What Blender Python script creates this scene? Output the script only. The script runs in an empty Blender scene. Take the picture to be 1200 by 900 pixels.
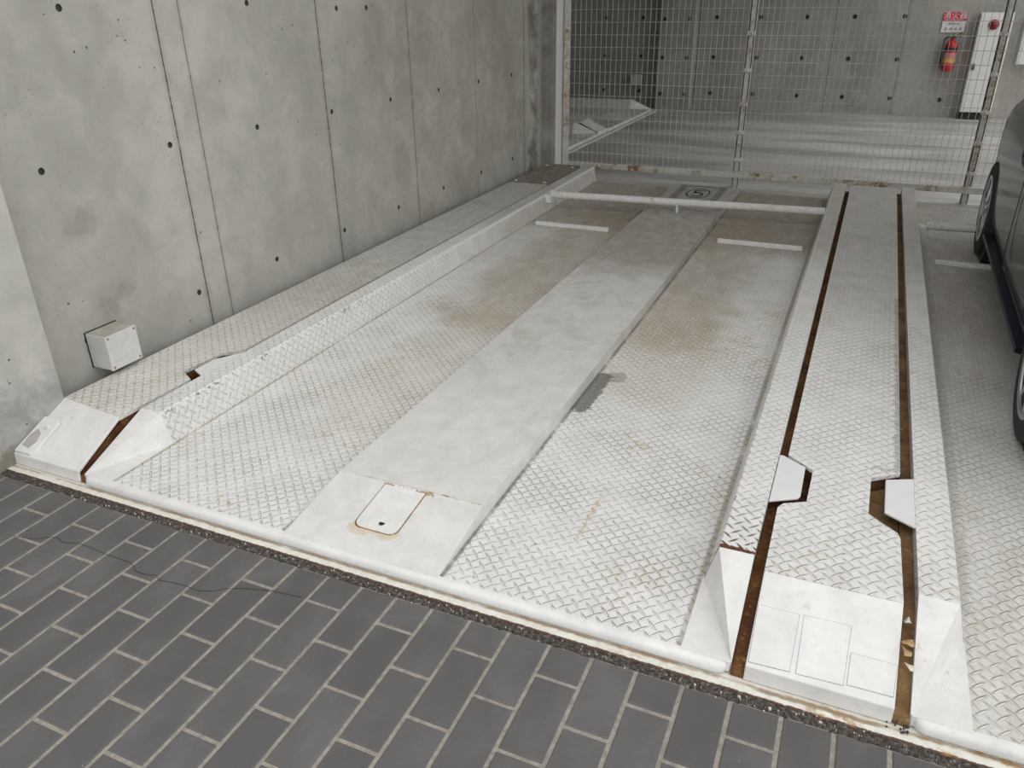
import bpy, math, random
from mathutils import Vector, Matrix
random.seed(7)
PI = math.pi
COL = bpy.context.scene.collection

# ------------------------------------------------------------------ mesh builder
class MB:
    def __init__(s): s.v = []; s.f = []; s.m = []; s.mi = 0
    def add(s, vs, fs):
        n = len(s.v); s.v += [tuple(p) for p in vs]
        for f in fs: s.f.append([i + n for i in f]); s.m.append(s.mi)
    def box(s, x0, x1, y0, y1, z0, z1):
        s.add([(x0,y0,z0),(x1,y0,z0),(x1,y1,z0),(x0,y1,z0),(x0,y0,z1),(x1,y0,z1),(x1,y1,z1),(x0,y1,z1)],
              [(3,2,1,0),(4,5,6,7),(0,1,5,4),(1,2,6,5),(2,3,7,6),(3,0,4,7)])
    def prism(s, poly, z0, z1):                     # poly ccw in xy
        n = len(poly)
        s.add([(x,y,z0) for x,y in poly] + [(x,y,z1) for x,y in poly],
              [list(range(n))[::-1], list(range(n, 2*n))] + [(i,(i+1)%n,n+(i+1)%n,n+i) for i in range(n)])
    def extrude(s, prof, axis, a, b):               # prof closed, list of 2D, extruded along axis
        n = len(prof)
        def P(p, t):
            return (t,p[0],p[1]) if axis == 'x' else (p[0],t,p[1]) if axis == 'y' else (p[0],p[1],t)
        s.add([P(p,a) for p in prof] + [P(p,b) for p in prof],
              [list(range(n)), list(range(n,2*n))[::-1]] + [(i,n+i,n+(i+1)%n,(i+1)%n) for i in range(n)])
    def loft(s, rings, cap=True, closed=True):
        n = len(rings[0]); vs = [p for r in rings for p in r]; fs = []
        for k in range(len(rings)-1):
            for i in range(n if closed else n-1):
                j = (i+1) % n
                fs.append((k*n+i, k*n+j, (k+1)*n+j, (k+1)*n+i))
        if cap: fs.append(list(range(n))[::-1]); fs.append([(len(rings)-1)*n+i for i in range(n)])
        s.add(vs, fs)
    def tube(s, p, q, r, n=12, r2=None):
        p = Vector(p); q = Vector(q); d = (q-p).normalized()
        a = d.orthogonal().normalized(); b = d.cross(a)
        r2 = r if r2 is None else r2
        s.loft([[p + (a*math.cos(t)+b*math.sin(t))*r for t in [2*PI*i/n for i in range(n)]],
                [q + (a*math.cos(t)+b*math.sin(t))*r2 for t in [2*PI*i/n for i in range(n)]]])
    def path(s, pts, r, n=8):
        pts = [Vector(p) for p in pts]; rings = []
        a = None
        for i, p in enumerate(pts):
            d = (pts[min(i+1,len(pts)-1)] - pts[max(i-1,0)]).normalized()
            a = d.orthogonal().normalized() if a is None else (a - d*a.dot(d)).normalized()
            b = d.cross(a)
            rings.append([p + (a*math.cos(t)+b*math.sin(t))*r for t in [2*PI*k/n for k in range(n)]])
        s.loft(rings)
    def lathe(s, prof, c, axis='z', n=32):          # prof: (radius, height) ; closed if first/last radius 0
        c = Vector(c); rings = []
        for r, h in prof:
            ring = []
            for k in range(n):
                t = 2*PI*k/n; u, w = r*math.cos(t), r*math.sin(t)
                ring.append(c + (Vector((u,w,h)) if axis == 'z' else Vector((h,u,w)) if axis == 'x' else Vector((w,h,u))))
            rings.append(ring)
        s.loft(rings)
    def build(s, name, mats, parent=None, bevel=0, seg=2, smooth=False, angle=35, kind=None, weld=False):
        me = bpy.data.meshes.new(name); me.from_pydata(s.v, [], s.f); me.update()
        if not isinstance(mats, (list, tuple)): mats = [mats]
        for m in mats: me.materials.append(m)
        if len(mats) > 1: me.polygons.foreach_set('material_index', s.m)
        uv = me.uv_layers.new(name='plate')
        for p in me.polygons:
            n = p.normal; ax, ay, az = abs(n.x), abs(n.y), abs(n.z)
            for li in p.loop_indices:
                co = me.vertices[me.loops[li].vertex_index].co
                uv.data[li].uv = (co.x,co.y) if az >= ax and az >= ay else (co.y,co.z) if ax >= ay else (co.x,co.z)
        o = bpy.data.objects.new(name, me); COL.objects.link(o)
        if parent: o.parent = parent
        if smooth:
            me.polygons.foreach_set('use_smooth', [True]*len(me.polygons))
            try: me.set_sharp_from_angle(angle=math.radians(angle))
            except Exception: pass
        if bevel:
            b = o.modifiers.new('bevel', 'BEVEL'); b.width = bevel; b.segments = seg
            b.limit_method = 'ANGLE'; b.angle_limit = math.radians(30); b.harden_normals = False
        if kind: o['kind'] = kind
        return o

def empty(name, loc, label, cat, rz=0, group=None):
    o = bpy.data.objects.new(name, None); COL.objects.link(o)
    o.location = loc; o.rotation_euler.z = rz; o.empty_display_size = .1
    return tag(o, label, cat, group)
def tag(o, label, cat, group=None, kind=None):
    o['label'] = label; o['category'] = cat
    if group: o['group'] = group
    if kind: o['kind'] = kind
    return o
def copy_tree(o, parent=None):
    c = o.copy(); COL.objects.link(c); c.parent = parent
    for ch in [x for x in COL.objects if x.parent == o]: copy_tree(ch, c)
    return c

# ------------------------------------------------------------------ node DSL
class G:
    def __init__(s, name):
        s.mat = bpy.data.materials.new(name); s.mat.use_nodes = True
        s.t = s.mat.node_tree; s.bsdf = s.t.nodes['Principled BSDF']; s.n = s.t.nodes
    def put(s, sock, v):
        if hasattr(v, 'is_output') or isinstance(v, bpy.types.NodeSocket): s.t.links.new(v, sock)
        else:
            if isinstance(v, (tuple, list)) and len(v) == 3 and sock.type == 'RGBA': v = (*v, 1)
            sock.default_value = v
    def m(s, op, a, b=0., c=0., clamp=False):
        n = s.n.new('ShaderNodeMath'); n.operation = op; n.use_clamp = clamp
        for i, v in enumerate((a, b, c)): s.put(n.inputs[i], v)
        return n.outputs[0]
    def add(s,a,b): return s.m('ADD',a,b)
    def sub(s,a,b): return s.m('SUBTRACT',a,b)
    def mul(s,a,b): return s.m('MULTIPLY',a,b)
    def mx(s,a,b): return s.m('MAXIMUM',a,b)
    def mn(s,a,b): return s.m('MINIMUM',a,b)
    def ss(s, v, lo, hi, a=0., b=1.):               # smooth map
        n = s.n.new('ShaderNodeMapRange'); n.interpolation_type = 'SMOOTHSTEP'
        if lo > hi: lo, hi, a, b = hi, lo, b, a
        s.put(n.inputs[0], v)
        for i, x in enumerate((lo, hi, a, b)): n.inputs[i+1].default_value = x
        return n.outputs[0]
    def coord(s, kind='Object'):
        n = s.n.new('ShaderNodeTexCoord'); return n.outputs[kind]
    def uv(s):
        n = s.n.new('ShaderNodeUVMap'); n.uv_map = 'plate'; return n.outputs[0]
    def xyz(s, v):
        n = s.n.new('ShaderNodeSeparateXYZ'); s.put(n.inputs[0], v); return n.outputs
    def vec(s, x, y, z):
        n = s.n.new('ShaderNodeCombineXYZ')
        for i, a in enumerate((x,y,z)): s.put(n.inputs[i], a)
        return n.outputs[0]
    def scale(s, v, k):
        n = s.n.new('ShaderNodeVectorMath'); n.operation = 'MULTIPLY'; s.put(n.inputs[0], v); n.inputs[1].default_value = k if isinstance(k, tuple) else (k,k,k)
        return n.outputs[0]
    def noise(s, v, sc, det=4, rough=.55, dist=0., col=False):
        n = s.n.new('ShaderNodeTexNoise'); s.put(n.inputs['Vector'], v)
        n.inputs['Scale'].default_value = sc; n.inputs['Detail'].default_value = det
        n.inputs['Roughness'].default_value = rough; n.inputs['Distortion'].default_value = dist
        return n.outputs['Color' if col else 'Fac']
    def voro(s, v, sc, feat='F1'):
        n = s.n.new('ShaderNodeTexVoronoi'); n.feature = feat; s.put(n.inputs['Vector'], v); n.inputs['Scale'].default_value = sc
        return n.outputs['Distance']
    def mix(s, f, a, b):
        n = s.n.new('ShaderNodeMix'); n.data_type = 'RGBA'; n.clamp_factor = True
        s.put(n.inputs[0], f); s.put(n.inputs[6], a); s.put(n.inputs[7], b); return n.outputs[2]
    def bump(s, h, dist, strength=1., nrm=None):
        n = s.n.new('ShaderNodeBump'); n.inputs['Strength'].default_value = strength; n.inputs['Distance'].default_value = dist
        s.put(n.inputs['Height'], h)
        if nrm is not None: s.put(n.inputs['Normal'], nrm)
        return n.outputs[0]
    def out(s, col, rough=.6, nrm=None, metal=0., spec=.5):
        s.put(s.bsdf.inputs['Base Color'], col); s.put(s.bsdf.inputs['Roughness'], rough)
        s.put(s.bsdf.inputs['Metallic'], metal); s.put(s.bsdf.inputs['Specular IOR Level'], spec)
        if nrm is not None: s.put(s.bsdf.inputs['Normal'], nrm)
        return s.mat

def plain(name, col, rough=.5, metal=0., var=.06, sc=12, bump=.0, spec=.5):
    g = G(name); o = g.coord(); n = g.noise(o, sc, 5)
    k = g.ss(n, .3, .7)
    c = g.mix(k, tuple(x*(1-var) for x in col), tuple(min(1,x*(1+var)) for x in col))
    nm = g.bump(g.noise(o, sc*8, 4), bump) if bump else None
    return g.out(c, rough, nm, metal, spec)

def rect_mask(g, x, y, cx, cy, wx, wy, soft, jitter=None, jamp=.1):
    """soft-edged rectangle 0..1"""
    if jitter is not None:
        j = g.mul(g.sub(jitter, .5), jamp)
        x = g.add(x, j); y = g.add(y, j)
    a = g.ss(g.m('ABSOLUTE', g.sub(x, cx)), wx+soft, wx)
    b = g.ss(g.m('ABSOLUTE', g.sub(y, cy)), wy+soft, wy)
    return g.mul(a, b)

WHITE = (.78,.775,.755)
DIRT = (.235,.205,.155)
RUST = (.25,.105,.03)
OCHRE = (.42,.27,.10)

def paint(name, tread=True, grime=(), rust=.5, base=WHITE, back=None, scrape=None, rustk=1., spotk=1., blacks=(), greens=(), phase=(-.80,.153), topdirt=False, mottle=False, edges=False, haloK=1., seamx=()):
    """white painted steel; grime = list of (cx,cy,wx,wy,soft,strength,colour) in object metres"""
    g = G(name); o = g.coord(); X, Y, Z = g.xyz(o)
    big = g.noise(o, 1.7, 5, .6); mid = g.noise(o, 9, 6, .65); fine = g.noise(o, 60, 4, .6)
    col = g.mix(g.ss(mid, .3, .72), base, tuple(c*.86 for c in base))
    col = g.mix(g.mul(g.ss(fine, .55, .75), .25), col, (.45,.42,.36))
    nrm = g.bump(mid, .0006)
    bar = None
    if tread:
        S = .0455
        u, v, _ = g.xyz(g.uv())
        u = g.m('DIVIDE', g.sub(u, phase[0]), S); v = g.m('DIVIDE', g.sub(v, phase[1]), S)
        hs = []
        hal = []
        for k, (off, sg) in enumerate(((.5, -1), (0., 1))):
            a = g.sub(g.m('FLOORED_MODULO', g.add(u, off), 1.), .5) ; b = g.sub(g.m('FLOORED_MODULO', g.add(v, off), 1.), .5)
            sb = g.mul(b, sg)
            al = g.mul(g.add(a, sb), .7071); ac = g.mul(g.sub(a, sb), .7071)
            q = g.add(g.m('POWER', g.m('DIVIDE', g.m('ABSOLUTE', al), .42), 2.), g.m('POWER', g.m('DIVIDE', g.m('ABSOLUTE', ac), .080), 2.))
            hs.append(g.ss(q, 1.2, .1)); hal.append(g.mul(g.ss(q, 3.1, 1.0), g.ss(g.mul(ac, 1.), -.05, .06, .35, 1.) if k == 0 else g.ss(ac, .06, -.05, .35, 1.)))  # ring mask, heavier on the far side to paint the bar's shade
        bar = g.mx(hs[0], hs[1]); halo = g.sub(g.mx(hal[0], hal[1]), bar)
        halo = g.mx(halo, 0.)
        nrm = g.bump(bar, .0042, 1., nrm)
        col = g.mix(g.mul(bar, .5), col, tuple(min(1,c*1.10) for c in base))
        col = g.mix(g.mul(halo, g.mul(g.ss(g.noise(o, 4.2, 5, .65), .38, .66, .15, .95), haloK)), col, (.24,.215,.17))  # grey-brown dirt plus painted shade round the bars
        # rust caught round the bars
        rs = g.mul(g.ss(g.noise(g.scale(o, (1,1,1)), 2.6, 5, .7), .49, .63), g.ss(g.noise(o, 34, 3), .46, .60))
        col = g.mix(g.mul(g.mul(rs, g.add(g.mul(halo, .9), .2)), rust), col, OCHRE)
    else:
        rs = g.mul(g.ss(g.noise(o, 3.5, 5, .7), .6, .72), g.ss(g.noise(o, 40, 3), .55, .65))
        col = g.mix(g.mul(rs, rust), col, OCHRE)
    # isolated rust spots
    sp = g.mul(g.ss(g.voro(o, 14), .09, .03), g.ss(g.noise(o, 5.3, 3), .5, .6))
    col = g.mix(g.mul(sp, .7*rust*spotk), col, RUST)
    for (cx, cy, wx, wy, soft, st, gc) in grime:
        mk = rect_mask(g, X, Y, cx, cy, wx, wy, soft, g.noise(o, 3.3, 5, .65), .55)
        tex = g.ss(g.noise(g.scale(o, (1.3,.6,1)), 11, 6, .7), .25, .72, .45, 1.)
        tex = g.mul(tex, g.ss(g.noise(o, 75, 5, .7), .38, .58, .62, 1.12))
        if bar is not None: tex = g.add(tex, g.mul(halo, .35))
        f = g.mul(g.mul(mk, tex), st)
        if bar is not None: f = g.mul(f, g.sub(1.08, g.mul(bar, .5)))
        col = g.mix(f, col, gc)
    for (cx, cy, wx, wy, soft, st, gc) in blacks:
        mk = rect_mask(g, X, Y, cx, cy, wx, wy, soft, g.noise(o, 24, 6, .8), .11)
        f = g.mul(g.ss(mk, .35, .7), st)
        if bar is not None: f = g.mul(f, g.sub(1., g.mul(bar, .25)))
        col = g.mix(f, col, gc)
    if mottle:
        mm = g.mul(g.ss(g.noise(g.scale(o, (1.,.7,1.)), 5.5, 8, .78, 1.2), .46, .66), g.ss(Y, .2, 2.2, .25, .8))
        col = g.mix(g.mul(mm, .55), col, (.36,.335,.285))
        l1 = g.sub(g.add(X, g.mul(g.m('SINE', g.mul(Y, 1.9)), .035)), 1.40)
        sc1 = g.mul(g.mul(g.ss(g.m('ABSOLUTE', l1), .0022, .0008), g.ss(g.m('ABSOLUTE', g.sub(Y, 1.7)), 1.1, .95)), g.ss(mid, .35, .5))
        col = g.mix(g.mul(sc1, .6), col, (.86,.86,.85))
    for sx_, wd, sc_ in seamx:
        j = g.mul(g.sub(g.noise(o, 28, 5, .7), .5), .016)
        e = g.mul(g.ss(g.m('ABSOLUTE', g.sub(g.add(X, j), sx_)), wd*2.2, wd*.6), g.ss(g.noise(o, 6, 4), .3, .55, .35, 1.))
        col = g.mix(g.mul(e, .8), col, sc_)
    if topdirt: col = g.mix(g.mul(g.ss(Z, .0765, .0778), g.ss(mid, .2, .6, .35, .85)), col, (.33,.30,.24))
    if edges:
        for ex in (.0985, 2.362-.0985):
            e = g.ss(g.m('ABSOLUTE', g.sub(g.add(X, g.mul(g.sub(fine, .5), .006)), ex)), .0075, .003)
            col = g.mix(g.mul(e, .8), col, (.80,.80,.79))
            e2 = g.mul(g.ss(g.m('ABSOLUTE', g.sub(g.add(X, g.mul(g.sub(g.noise(o, 80, 4), .5), .012)), ex+(.003 if ex < 1 else .001))), .0035, .0015), g.mul(g.ss(g.noise(o, 24, 6, .8), .55, .60), g.ss(Y, 3.2, 1.2)))
            col = g.mix(e2, col, (.16,.155,.16) if ex < 1 else (.20,.08,.07))
    if scrape:                                       # bar tops worn through to brown steel
        cy, x0 = scrape
        mk = g.mul(g.mul(g.ss(Y, cy+.34, cy+.02), g.ss(X, x0-.01, x0+.01)), g.ss(g.noise(o, 25, 3), .28, .46))
        col = g.mix(g.mul(bar, mk), col, (.12,.035,.02))
        lip = g.mul(g.ss(g.m('ABSOLUTE', g.sub(g.add(Y, g.mul(g.sub(g.noise(o, 45, 4), .5), .05)), cy+.008)), .016, .008), g.ss(X, x0-.01, x0+.01))
        col = g.mix(lip, col, (.12,.04,.022))
    ro = g.ss(mid, .3, .7, .40, .6)
    if bar is not None: ro = g.sub(ro, g.mul(bar, .16))
    return g.out(col, ro, nrm, 0., .5)

def rusty(name, a=(.19,.085,.03), b=(.07,.03,.015), c=(.32,.19,.08), bump=.002):
    g = G(name); o = g.coord(); n = g.noise(o, 9, 7, .7); k = g.noise(o, 45, 5, .7)
    col = g.mix(g.ss(n, .35, .65), a, b); col = g.mix(g.ss(k, .55, .7), col, c)
    return g.out(col, .9, g.bump(k, bump), 0., .2)

def rust_paint(name, amount=.5, base=(.66,.64,.58), line=None):
    g = G(name); o = g.coord(); X, Y, Z = g.xyz(o)
    n = g.noise(g.scale(o, (1,1.6,1)), 4.5, 7, .72); n2 = g.noise(o, 28, 6, .7)
    col = g.mix(g.ss(n2, .3, .7), base, tuple(x*.82 for x in base))
    r = g.mul(g.ss(n, .62-.25*amount, .72-.2*amount), g.ss(n2, .36, .6))
    col = g.mix(g.mul(r, .85), col, (.36,.2,.06)); 
    r2 = g.mul(g.ss(n, .68-.22*amount, .78-.2*amount), g.ss(n2, .45, .6))
    col = g.mix(r2, col, (.13,.05,.02))
    if line: 
        e = g.ss(g.add(Y, g.mul(g.sub(n2, .5), .02)), line[0], line[1])
        col = g.mix(g.mul(e, .9), col, (.16,.065,.025))
    return g.out(col, .65, g.bump(n2, .0008), 0., .4)

def concrete(name, base=(.33,.32,.29), seams=(), useam='Y', var=.16, holes_dark=True, stain=None, scale=1., seamw=.003, fines=()):
    g = G(name); o = g.coord(); X, Y, Z = g.xyz(o); U = Y if useam == 'Y' else X
    a = g.noise(g.scale(o, (scale,scale,.6*scale)), 1.1, 6, .6); b = g.noise(o, 6, 7, .65, .4); c = g.noise(o, 55, 5, .6)
    col = g.mix(g.ss(a, .3, .7), tuple(x*(1-var) for x in base), tuple(x*(1+var) for x in base))
    col = g.mix(g.mul(g.ss(b, .42, .72), .45), col, tuple(x*.72 for x in base))
    col = g.mix(g.mul(g.ss(b, .5, .28), .35), col, tuple(min(1,x*1.28) for x in base))
    # bug holes
    v = g.voro(o, 17); bh = g.mul(g.ss(v, .10, .05), g.ss(g.noise(o, 4.1, 4), .52, .60))
    v2 = g.voro(o, 47); bh = g.mx(bh, g.mul(g.mul(g.ss(v2, .13, .07), g.ss(g.noise(o, 7.3, 4), .53, .60)), .8))
    col = g.mix(g.mul(g.ss(g.noise(o, 26, 6, .75), .56, .70), .30), col, tuple(x*.62 for x in base))
    col = g.mix(g.mul(bh, .85), col, (.07,.065,.055))
    h = g.add(g.mul(b, .5), g.mul(c, .25)); h = g.sub(h, bh)
    seam = 0.
    for s_, w, k in seams:
        j = g.mul(g.sub(g.noise(o, 7, 5), .5), .008)
        wn = g.ss(g.noise(g.vec(0,0,Z), 14, 4, .7), .3, .7, .35, 1.3)
        d = g.m('DIVIDE', g.m('ABSOLUTE', g.add(g.sub(U, s_), j)), wn)
        mk = g.ss(d, w*1.6, w*.5)
        halo = g.mul(g.ss(d, w*14, w), .22*k)
        col = g.mix(halo, col, (.17,.155,.13)); col = g.mix(g.mul(mk, k), col, (.055,.05,.04))
        h = g.sub(h, g.mul(mk, .8*k))
    if stain:
        for (cu, cz, wu, wz, soft, st, sc) in stain:
            mk = rect_mask(g, U, Z, cu, cz, wu, wz, soft, g.noise(o, 6, 6, .7), .35)
            col = g.mix(g.mul(g.mul(mk, g.ss(b, .3, .62)), st), col, sc)
    return g.out(col, .85, g.bump(h, .003), 0., .3)

# ------------------------------------------------------------------ materials
M = {}
PG = (.25,.215,.16)
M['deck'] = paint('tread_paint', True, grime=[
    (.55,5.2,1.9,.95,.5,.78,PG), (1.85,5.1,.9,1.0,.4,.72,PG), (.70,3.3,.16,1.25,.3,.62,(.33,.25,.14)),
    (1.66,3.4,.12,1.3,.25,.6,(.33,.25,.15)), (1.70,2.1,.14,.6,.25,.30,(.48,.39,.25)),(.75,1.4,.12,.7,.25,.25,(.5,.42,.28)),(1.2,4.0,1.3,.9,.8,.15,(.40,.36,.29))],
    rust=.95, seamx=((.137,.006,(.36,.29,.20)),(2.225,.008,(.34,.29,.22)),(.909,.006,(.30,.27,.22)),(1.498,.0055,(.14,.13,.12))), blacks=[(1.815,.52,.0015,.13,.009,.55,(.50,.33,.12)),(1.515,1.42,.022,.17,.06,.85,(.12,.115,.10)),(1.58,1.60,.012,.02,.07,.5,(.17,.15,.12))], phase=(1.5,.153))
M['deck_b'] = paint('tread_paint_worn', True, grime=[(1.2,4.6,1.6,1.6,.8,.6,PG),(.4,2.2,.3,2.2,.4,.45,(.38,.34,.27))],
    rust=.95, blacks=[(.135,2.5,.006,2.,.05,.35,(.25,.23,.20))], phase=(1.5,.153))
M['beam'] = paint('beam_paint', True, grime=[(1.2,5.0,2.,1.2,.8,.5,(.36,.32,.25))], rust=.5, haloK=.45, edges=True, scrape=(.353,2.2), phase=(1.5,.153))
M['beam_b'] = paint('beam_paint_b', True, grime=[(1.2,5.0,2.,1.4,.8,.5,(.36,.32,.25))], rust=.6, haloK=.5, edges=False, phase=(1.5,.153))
M['smooth'] = paint('smooth_paint', False, rust=.35)
M['hump'] = paint('hump_paint', False, rust=.45, mottle=True, blacks=[(1.19,.155,.075,.004,.03,.55,(.58,.44,.26)),(1.28,.365,.02,.006,.015,.8,(.40,.24,.10)),(1.13,.37,.012,.004,.012,.8,(.40,.24,.10))], grime=[(1.2,4.45,.6,1.15,.55,.85,(.22,.195,.155)),(1.2,2.7,.5,1.1,.9,.28,(.40,.37,.31)),(1.1,1.2,.5,.6,.5,.10,(.42,.39,.33))], base=(.74,.735,.71))
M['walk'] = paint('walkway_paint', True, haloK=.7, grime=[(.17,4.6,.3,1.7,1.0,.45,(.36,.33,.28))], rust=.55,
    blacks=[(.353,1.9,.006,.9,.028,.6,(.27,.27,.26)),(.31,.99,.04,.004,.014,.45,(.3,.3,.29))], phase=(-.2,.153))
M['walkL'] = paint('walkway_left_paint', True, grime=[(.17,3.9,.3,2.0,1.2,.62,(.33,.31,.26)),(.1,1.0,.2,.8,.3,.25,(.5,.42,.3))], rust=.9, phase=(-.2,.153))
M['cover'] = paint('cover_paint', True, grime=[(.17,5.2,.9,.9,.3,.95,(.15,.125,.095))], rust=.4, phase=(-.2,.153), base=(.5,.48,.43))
M['pipe'] = rust_paint('pipe_paint', .18, (.82,.81,.78))
M['fence'] = rust_paint('fence_paint', .62, (.68,.67,.62))
M['clip'] = rust_paint('clip_paint', .5, (.74,.73,.70))
M['wire'] = plain('wire_paint', (.56,.55,.51), .5, 0, .15, 3)
g = G('kerb_paint'); o = g.coord(); X, Y, Z = g.xyz(o)
n = g.noise(g.scale(o,(1,2.2,1)), 5, 7, .72); n2 = g.noise(o, 32, 6, .7)
c = g.mix(g.ss(n2,.3,.7), (.76,.745,.69), (.64,.61,.53))
j = g.mul(g.sub(n2,.5),.016); je = g.mul(g.sub(g.noise(o,90,4),.5),.008)
line = g.mul(g.ss(g.m('ABSOLUTE', g.sub(g.add(Y,j),.031)), .008,.001), g.ss(n,.36,.55))
c = g.mix(g.mul(line,.8), c, (.30,.17,.07))
c = g.mix(g.ss(g.add(Y,je),.006,.003), c, (.10,.045,.025))
pr = g.mul(g.mul(g.ss(X,-.6,.5), g.ss(n,.50,.60)), g.ss(n2,.40,.56)); c = g.mix(g.mul(pr,.9), c, (.38,.20,.055))
pr = g.mul(g.mul(g.ss(X,-.2,.7), g.ss(n,.57,.66)), g.ss(n2,.45,.58)); c = g.mix(pr, c, (.14,.055,.02))
st = g.mul(g.ss(g.m('ABSOLUTE', g.sub(X,.28)), .17,.13), g.ss(g.m('ABSOLUTE', g.sub(g.add(Y,j),.026)), .010,.003)); c = g.mix(g.mul(st,.85), c, (.26,.19,.11))
M['kerb'] = g.out(c, .6, g.bump(n2,.0008), 0., .4)
M['rust'] = rusty('rust')
M['rustwood'] = rusty('rust_light', (.24,.15,.07), (.12,.065,.03), (.34,.25,.14))
M['gapbox'] = plain('pit_dark', (.03,.026,.022), .9)
M['rustline'] = rusty('rust_line', (.40,.22,.08), (.2,.09,.03), (.6,.5,.36), .0006)
M['weld'] = rust_paint('weld_paint', .62, (.72,.70,.64))
M['boxp'] = paint('box_paint', False, rust=.6, base=(.66,.66,.65), topdirt=True)
M['patch'] = plain('patch_white', (.74,.74,.73), .4, 0, .03)
M['edge'] = plain('patch_edge', (.34,.34,.36), .6, 0, .3, 60)
M['black'] = plain('black_rubber', (.02,.02,.02), .7)
M['blackp'] = plain('black_plastic', (.03,.03,.03), .4)
M['plug'] = plain('tie_plug', (.085,.08,.07), .95, 0, .3, 30)
M['red'] = plain('red_paint', (.50,.012,.02), .3)
M['redsign'] = plain('red_sign', (.62,.03,.05), .45)
M['white'] = plain('white_enamel', (.82,.82,.80), .35, 0, .03)
M['yellow'] = plain('yellow_label', (.70,.45,.06), .5)
M['green'] = plain('green_sticker', (.12,.55,.42), .5)
M['lamp'] = plain('alarm_red', (.22,.012,.015), .2)
M['chrome'] = plain('alloy', (.55,.56,.58), .28, .9, .05)
M['brownleaf'] = plain('dry_leaf', (.42,.27,.13), .8, 0, .3, 40)
M['paper'] = plain('paper_scrap', (.62,.57,.48), .8, 0, .2, 60)

g = G('car_paint'); n = g.noise(g.coord(), 300, 2)
M['car'] = g.out(g.mix(g.ss(n,.4,.6), (.011,.013,.020), (.020,.023,.033)), .3, None, .3, .5)
g.bsdf.inputs['Coat Weight'].default_value = .6; g.bsdf.inputs['Coat Roughness'].default_value = .04
M['sill'] = plain('navy_trim', (.007,.010,.026), .3)
g = G('car_glass'); M['glass'] = g.out((.02,.025,.03), .03, None, 0., .8)

M['wallL'] = concrete('concrete_left', (.43,.42,.38), seams=[(1.25,.0032,.95),(1.395,.0022,.8),(2.403,.0034,.95),(3.384,.0026,.85),(4.375,.0018,.6),(5.365,.004,.9)],
    stain=[(.66,.80,.05,.02,.06,.3,(.18,.17,.145)),(5.6,1.0,.06,1.,.08,.75,(.13,.12,.10)),(.72,.43,.05,.03,.07,.35,(.2,.185,.16)),(4.3,.6,.8,1.2,1.,.18,(.27,.22,.16))])
M['pillar'] = concrete('concrete_pillar', (.50,.49,.45), stain=[(.12,.12,.3,.12,.12,.7,(.25,.25,.25)),(-.05,.02,.3,.03,.05,.8,(.2,.17,.13))], var=.12)
M['wallB'] = concrete('concrete_back', (.40,.385,.35), seams=[(-2.555,.006,.8),(-.555,.004,.8),(.40,.004,.6)], useam='X',
    stain=[(-.1,.5,.12,.4,.1,.3,(.2,.19,.17))])
M['pier'] = concrete('concrete_pier', (.36,.345,.31), stain=[(5.9,.8,.3,.8,.2,.5,(.18,.16,.13))])
M['ceil'] = concrete('concrete_ceiling', (.62,.61,.58))
# slab with damp streaks
g = G('slab'); o = g.coord()
n = g.noise(g.scale(o, (.22,1.,1)), 1.9, 5, .6); n2 = g.noise(o, 10, 6)
c = g.mix(g.ss(n, .38, .64), (.60,.59,.565), (.36,.35,.335)); c = g.mix(g.mul(g.ss(n2,.4,.7),.3), c, (.38,.37,.35))
M['slab'] = g.out(c, g.ss(n, .38, .64, .55, .35), g.bump(n2, .001), 0., .4)
# paving: each brick gets its own tone from its position
g = G('paver'); o = g.coord(); X, Y, Z = g.xyz(o)
W, Lb = .1231, .2495
kx = g.m('FLOOR', g.m('DIVIDE', g.add(X, 2.136), W))
par = g.m('FLOORED_MODULO', kx, 2.)
ky = g.m('FLOOR', g.m('DIVIDE', g.add(g.add(Y, .145), g.mul(par, .125)), Lb))
wn = g.n.new('ShaderNodeTexWhiteNoise'); wn.noise_dimensions = '2D'; g.put(wn.inputs['Vector'], g.vec(kx, ky, 0)); rnd = wn.outputs['Value']
n = g.noise(g.scale(o,(1,.7,1)), 6, 6, .6, .6); n2 = g.noise(o, 70, 4); n3 = g.noise(g.scale(o,(1.,.25,1)), 30, 4)
c = g.mix(rnd, (.098,.096,.094), (.122,.119,.116)); c = g.mix(g.mul(g.ss(n,.35,.7),.55), c, (.082,.080,.079))
c = g.mix(g.mul(g.ss(n,.5,.25),.4), c, (.155,.152,.148))
ck = g.mul(g.ss(g.voro(o, 23), .05, .02), g.ss(g.noise(o, 3), .55, .6)); c = g.mix(ck, c, (.4,.39,.37))
M['paver'] = g.out(c, g.ss(n2, .3, .7, .42, .58), g.bump(g.add(n2, g.mul(n, .6)), .0009), 0., .5)
g = G('grout'); o = g.coord(); n = g.noise(o, 60, 5)
M['grout'] = g.out(g.mix(g.ss(n,.3,.7), (.36,.325,.285), (.25,.225,.195)), .95, g.bump(n, .002), 0., .2)
g = G('grit'); o = g.coord(); n = g.noise(o, 90, 5, .8); v = g.voro(o, 75)
c = g.mix(g.ss(n,.4,.62), (.045,.037,.032), (.15,.13,.115)); c = g.mix(g.ss(n,.60,.68), c, (.5,.48,.45))
M['grit'] = g.out(c, .95, g.bump(n, .006), 0., .2)

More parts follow.
